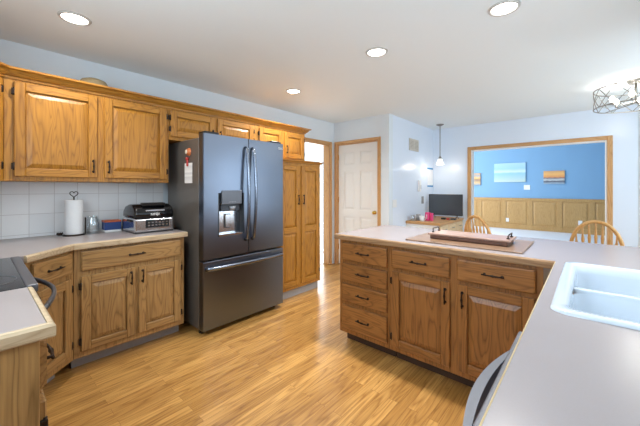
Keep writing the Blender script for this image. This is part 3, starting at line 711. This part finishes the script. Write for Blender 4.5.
# ------------------------------------------------------------------ dining chairs (windsor bow back), facing +y, back at y<0
def chair():
    r = empty('dining_chair', (0, 0, 0), 0, '', 'chair', 'windsor chairs at the dining nook')
    seat = []
    for k in range(28):
        a = 2*PI*k/28; c, s_ = math.cos(a), math.sin(a)
        seat.append((.215*(abs(c)**.75)*(1 if c >= 0 else -1)*(1-.06*s_*-1), .205*(abs(s_)**.8)*(1 if s_ >= 0 else -1)))
    MB().prism(seat, .425, .460, 'chair_wood', .010, 2).build('seat', r)
    for sx in (-1, 1):
        for sy in (-1, 1):
            p0 = Vector((sx*.14, sy*.13, .426)); p1 = Vector((sx*.205, sy*.195, 0))
            pts = [p0.lerp(p1, t) for t in (0, .15, .3, .36, .42, .7, 1)]
            MB().tube(pts, [.012, .019, .021, .014, .020, .016, .010], 'chair_wood', 10).build('leg', r)
    b = MB(); L0, R0 = Vector((-.178, -.155, .2)), Vector((.178, -.155, .2)); L1, R1 = Vector((-.178, .155, .2)), Vector((.178, .155, .2))
    for a, c in ((L0, L1), (R0, R1), ((L0+L1)/2, (R0+R1)/2)): b.tube([a, (a+c)/2, c], [.007, .013, .007], 'chair_wood', 8)
    b.build('stretcher', r)
    n = 26; bowp = []
    for k in range(n+1):
        a = PI*k/n; x = -.205*math.cos(a)*(1 if True else 0); z = .46+.51*(abs(math.sin(a))**.62)
        x *= (.86+.14*min(1, (z-.46)/.25)); bowp.append((x, -.150-.16*(z-.46)-.02, z))
    MB().tube(bowp, .0165, 'chair_wood', 10, up=(0, 1, 0)).build('bow', r)
    for k in range(7):
        f = (k-3)/3.0; xb = f*.135; xt = f*.150
        zt = .46+.51*((1-(xt/.205)**2)**.5)**.62
        def P(t): z = .455+(zt-.455)*t; return (xb+(xt-xb)*t, -.165-.16*(z-.46)-.005, z)
        MB().tube([P(t) for t in (0, .2, .45, .62, .70, .80, 1)], [.007, .008, .008, .011, .014, .008, .006], 'chair_wood', 8, up=(0, 1, 0)).build('spindle', r)
    return r
ch = chair(); ch.location = (.055, 4.27, 0); ch.rotation_euler = (0, 0, -.02)
ch['label'] = 'light oak windsor chair with a rounded bow back behind the sink, at the right'
c2 = copy_tree(ch); c2.location = (-.86, 4.06, 0); c2.rotation_euler = (0, 0, -PI*.17)
c2['label'] = 'light oak windsor chair turned sideways behind the tray on the peninsula'

# ------------------------------------------------------------------ desk, tv and small things
dk = empty('desk', (-2.255, 4.68, 0), 0, 'built-in desk with wooden top and drawers below the pendant lamp', 'desk')
MB().box(0.002, .56, 0, 1.165, .722, .765, 'casing_h', .004).build('desk_top', dk)
MB().box(0.002, .53, .02, .04, 0.0, .7215, 'white_trim').build('end_panel', dk)
MB().box(0.002, .53, .04, 1.165, .08, .7215, 'lit_wood', .002).build('carcass', dk)
for i, (ya, yb) in enumerate(((.06, .42), (.44, .80), (.82, 1.155))):
    for za, zb in ((.575, .712), (.35, .56), (.10, .335)):
        dr = MB().box(.5305, .548, ya, yb, za, zb, 'lit_wood', .005).build('drawer', dk)
        MB().tube([(.549, (ya+yb)/2-.05, (za+zb)/2), (.570, (ya+yb)/2-.045, (za+zb)/2), (.570, (ya+yb)/2+.045, (za+zb)/2), (.549, (ya+yb)/2+.05, (za+zb)/2)], .004, 'nickel', 6).build('handle', dr)
DT = .7655
tv = empty('television', (-1.90, 5.48, DT), 0, 'flat black television standing on the desk in the corner', 'television')
b = MB(); b.box(-.290, .290, 0, .035, .055, .425, 'black_plastic', .006); b.box(-.15, .15, .03, .055, .10, .34, 'black_plastic', .01); b.build('housing', tv)
MB().box(-.280, .280, -.0015, .0, .068, .415, 'screen').build('screen', tv)
for s_ in (-1, 1): MB().tube([(s_*.20, -.06, .004), (s_*.20, .01, .056), (s_*.20, .09, .004)], .005, 'black_plastic', 8).build('foot', tv)
gl = MB().lathe([(0, 0), (.030, 0), (.034, .09), (.031, .09), (.028, .005), (0, .005)], (-2.17, 4.76, DT), 'clear_glass'); tag(gl.build('glass'), 'clear drinking glass nearest the front left corner of the desk', 'glass')
gl = MB().lathe([(0, 0), (.034, 0), (.036, .10), (.033, .10), (.031, .005), (0, .005)], (-2.11, 4.85, DT), 'grey_plastic'); tag(gl.build('cup'), 'grey cup on the desk between the glass and the white mug', 'cup')
gm = MB().lathe([(0, 0), (.034, 0), (.040, .085), (.037, .085), (.032, .005), (0, .005)], (-2.02, 4.78, DT), 'white_plastic'); gm.tube([(-1.980, 4.78, DT+.065), (-1.962, 4.78, DT+.055), (-1.962, 4.78, DT+.03), (-1.983, 4.78, DT+.02)], .005, 'white_plastic', 8); tag(gm.build('mug'), 'white mug on the desk beside the pink box', 'mug')
gm = MB().box(-2.22, -2.13, 4.95, 5.03, DT, DT+.07, 'white_plastic', .004); tag(gm.build('box'), 'small white box at the wall on the desk behind the cups', 'box')
gm = MB().box(-2.02, -1.955, 4.90, 4.97, DT, DT+.135, 'pink', .006); gm.box(-1.995, -1.985, 4.899, 4.90, DT+.03, DT+.10, 'white_plastic'); tag(gm.build('carton'), 'tall bright pink carton on the desk left of the television', 'carton')
gm = MB().box(-1.945, -1.905, 4.92, 4.97, DT, DT+.125, 'pink', .006); tag(gm.build('carton'), 'narrow pink carton just right of the tall pink carton', 'carton')
for k, (x, y, w_, c, lb) in enumerate(((-1.86, 5.30, .07, 'black_plastic', 'small black gadget under the left of the television'), (-1.70, 5.30, .08, 'ink', 'small dark box under the right of the television'), (-1.78, 5.28, .035, 'red_plastic', 'tiny red object between the gadgets below the television'))):
    tag(MB().box(x-w_/2, x+w_/2, y-.03, y+.03, DT, DT+.028, c, .004).build('gadget'), lb, 'gadget')

# ------------------------------------------------------------------ wall things
def plate(name, axis, p, out, a, z, w_, h, m, label, cat, t=.007):
    q0, q1 = sorted((p+out*.0005, p+out*t)); b = MB()
    if axis == 'x': b.box(q0, q1, a-w_/2, a+w_/2, z-h/2, z+h/2, m, .002)
    else: b.box(a-w_/2, a+w_/2, q0, q1, z-h/2, z+h/2, m, .002)
    return tag(b.build(name), label, cat)
X2 = -2.256
v = empty('air_vent', (X2+.0005, 4.99, 2.034), 0, 'beige rectangular air vent high on the white side wall', 'vent')
b = MB(); b.box(0, .006, -.18, .18, -.10, .10, 'vent_dark'); b.build('backing', v)
b = MB(); b.box(.006, .012, -.18, .18, .08, .10, 'vent_beige'); b.box(.006, .012, -.18, .18, -.10, -.08, 'vent_beige')
for y in (-.18, -.008, .164): b.box(.006, .012, y, y+.016, -.08, .08, 'vent_beige')
b.build('frame', v)
b = MB()
for k in range(7): b.box(.006, .010, -.164, -.008, -.076+.023*k, -.062+.023*k, 'vent_beige'); b.box(.006, .010, .008, .164, -.076+.023*k, -.062+.023*k, 'vent_beige')
b.build('louvre', v)
ph = empty('wall_phone', (X2+.0005, 5.20, 1.35), 0, 'white telephone mounted on the side wall left of the taped paper', 'phone')
MB().box(0, .025, -.05, .05, -.11, .09, 'white_plastic', .006).build('body', ph); MB().box(.026, .040, -.045, -.005, -.10, .08, 'white_plastic', .006, 2).build('handset', ph); MB().box(.0255, .028, .005, .04, -.07, .0, 'grey_plastic', .002).build('keypad', ph)
plate('wall_socket', 'x', X2, 1, 5.36, 1.085, .09, .13, 'grey_plastic', 'grey socket plate on the side wall just left of the television', 'socket')
plate('light_switch', 'x', X2, 1, 4.30, 1.06, .13, .12, 'white_plastic', 'white switch plate on the side wall near the door corner', 'switch')
pp_ = empty('wall_paper_sheet', (X2+.0005, 5.715, 1.50), 0, 'white sheet held to the side wall with two strips of blue tape', 'paper')
MB().box(0, .002, -.13, .13, -.165, .165, 'paper').build('sheet', pp_)
for z in (-.165, .165): MB().box(.0022, .0035, -.14, .135, z-.014, z+.014, 'tape_blue').build('tape', pp_)
def painting(x0, x1, z0, z1, m, label):
    r = empty('painting', ((x0+x1)/2, FY-.002, (z0+z1)/2), 0, label, 'painting')
    MB().box(-(x1-x0)/2, (x1-x0)/2, -.03, 0, -(z1-z0)/2, (z1-z0)/2, m, .004).build('canvas', r)
painting(-2.35, -1.48, 1.49, 2.10, 'seascape', 'pale blue seascape canvas on the blue wall, left of the white switch')
painting(-1.03, -.53, 1.42, 1.81, 'sunset', 'small orange beach sunset canvas on the blue wall')
painting(-3.35, -2.76, 1.39, 1.80, 'abstract', 'orange and grey canvas cut off by the left casing of the opening')
plate('light_switch', 'y', FY, -1, -1.45, 1.32, .16, .15, 'white_plastic', 'square white switch plate on the blue wall below the seascape', 'switch')
plate('wall_socket', 'y', FY-.036, -1, -1.97, .28, .08, .12, 'white_plastic', 'white socket in the wood wainscot below the seascape', 'socket')
plate('wall_socket', 'y', FY-.036, -1, -.185, .31, .09, .13, 'white_plastic', 'white socket in the wood wainscot near the right casing', 'socket')

# ------------------------------------------------------------------ lamps
def downlight(x, y, label, power=11):
    r = empty('recessed_light', (x, y, CZ), 0, label, 'ceiling light', 'recessed ceiling lights')
    MB().lathe([(.070, -.002), (.074, -.010), (.084, -.008), (.090, -.0005), (.070, -.0005)], (0, 0, 0), 'lamp_ring').build('trim_ring', r)
    MB().lathe([(0, -.004), (.069, -.004), (.069, -.0008), (0, -.0008)], (0, 0, 0), 'lamp_lens').build('lens', r)
    l = bpy.data.lights.new('recessed_light_beam', 'AREA'); l.shape = 'DISK'; l.size = .13; l.spread = math.radians(150); l.energy = power; l.color = (1, .97, .93)
    o = bpy.data.objects.new('recessed_light_beam', l); C.objects.link(o); o.location = (0, 0, -.012); o.parent = r
downlight(-2.545, .444, 'recessed ceiling light above the left wall cabinets, top left corner', 6)
downlight(-2.561, 2.445, 'small recessed ceiling light above the refrigerator and pantry')
downlight(-1.313, 2.196, 'recessed ceiling light above the peninsula drawers')
downlight(-.397, 2.183, 'recessed ceiling light at the top edge above the tray and sink')
pd = empty('pendant_lamp', (-1.972, 5.443, CZ), 0, 'small white glass pendant lamp on a thin rod above the television', 'pendant lamp')
MB().lathe([(0, -.03), (.02, -.03), (.06, -.012), (.065, -.0005), (0, -.0005)], (0, 0, 0), 'nickel').build('canopy', pd)
MB().cyl((0, 0, -.028), (0, 0, -.575), .007, 'nickel', 8).build('rod', pd)
MB().lathe([(0, -.56), (.018, -.565), (.025, -.59), (.025, -.615), (0, -.615)], (0, 0, 0), 'nickel').build('socket', pd)
MB().lathe([(.024, -.610), (.034, -.625), (.048, -.665), (.064, -.705), (.061, -.707), (.045, -.668), (.031, -.630), (.022, -.614)], (0, 0, 0), 'opal_glass').build('lamp_shade', pd)
l = bpy.data.lights.new('pendant_bulb', 'POINT'); l.energy = 2; l.shadow_soft_size = .03; l.color = (1, .9, .78)
o = bpy.data.objects.new('pendant_bulb', l); C.objects.link(o); o.location = (0, 0, -.72); o.parent = pd
# drum chandelier with lattice
cn = empty('chandelier', (.366, 4.555, CZ), 0, 'round metal lattice drum chandelier close to the ceiling at the right edge', 'chandelier')
R_, zt, zb = .33, -.068, -.262
MB().lathe([(0, -.03), (.06, -.03), (.07, -.0005), (0, -.0005)], (0, 0, 0), 'nickel').build('canopy', cn)
MB().cyl((0, 0, -.03), (0, 0, -.23), .010, 'nickel', 10).build('stem', cn)
for z in (zt, zb): MB().tube([(R_*math.cos(2*PI*j/48), R_*math.sin(2*PI*j/48), z) for j in range(48)], .006, 'nickel', 6, closed=True).build('ring', cn)
b = MB(); n = 12
for k in range(n):
    for s_ in (-1, 1):
        pts = [(R_*math.cos(2*PI*(k+s_*t)/n), R_*math.sin(2*PI*(k+s_*t)/n), zt+(zb-zt)*t) for t in (0, .25, .5, .75, 1)]
        b.tube(pts, .0038, 'nickel', 6)
b.build('lattice', cn)
b = MB()
for k in range(4):
    a = PI/4+PI/2*k; b.cyl((0, 0, -.235), (R_*math.cos(a), R_*math.sin(a), zb), .005, 'nickel', 8)
b.build('spoke', cn)
for k in range(6):
    a = 2*PI*k/6+.3; x, y = .19*math.cos(a), .19*math.sin(a)
    q = MB().cyl((x, y, -.235), (x, y, -.205), .012, 'nickel', 10); q.tube([(0, 0, -.225), (x, y, -.235)], .004, 'nickel', 6); q = q.build('bulb_arm', cn)
    MB().lathe([(0, -.205), (.014, -.200), (.022, -.175), (.016, -.150), (0, -.140)], (x, y, 0), 'bulb', 12).build('bulb', q)
    cr = MB().lathe([(0, -.018), (.013, 0), (0, .018)], (x*1.25, y*1.25, zb-.003), 'clear_glass', 6, smooth=False).build('crystal', q)
l = bpy.data.lights.new('chandelier_glow', 'POINT'); l.energy = 9; l.shadow_soft_size = .02; l.color = (1, .96, .90)
o = bpy.data.objects.new('chandelier_glow', l); C.objects.link(o); o.location = (0, 0, -.17); o.parent = cn
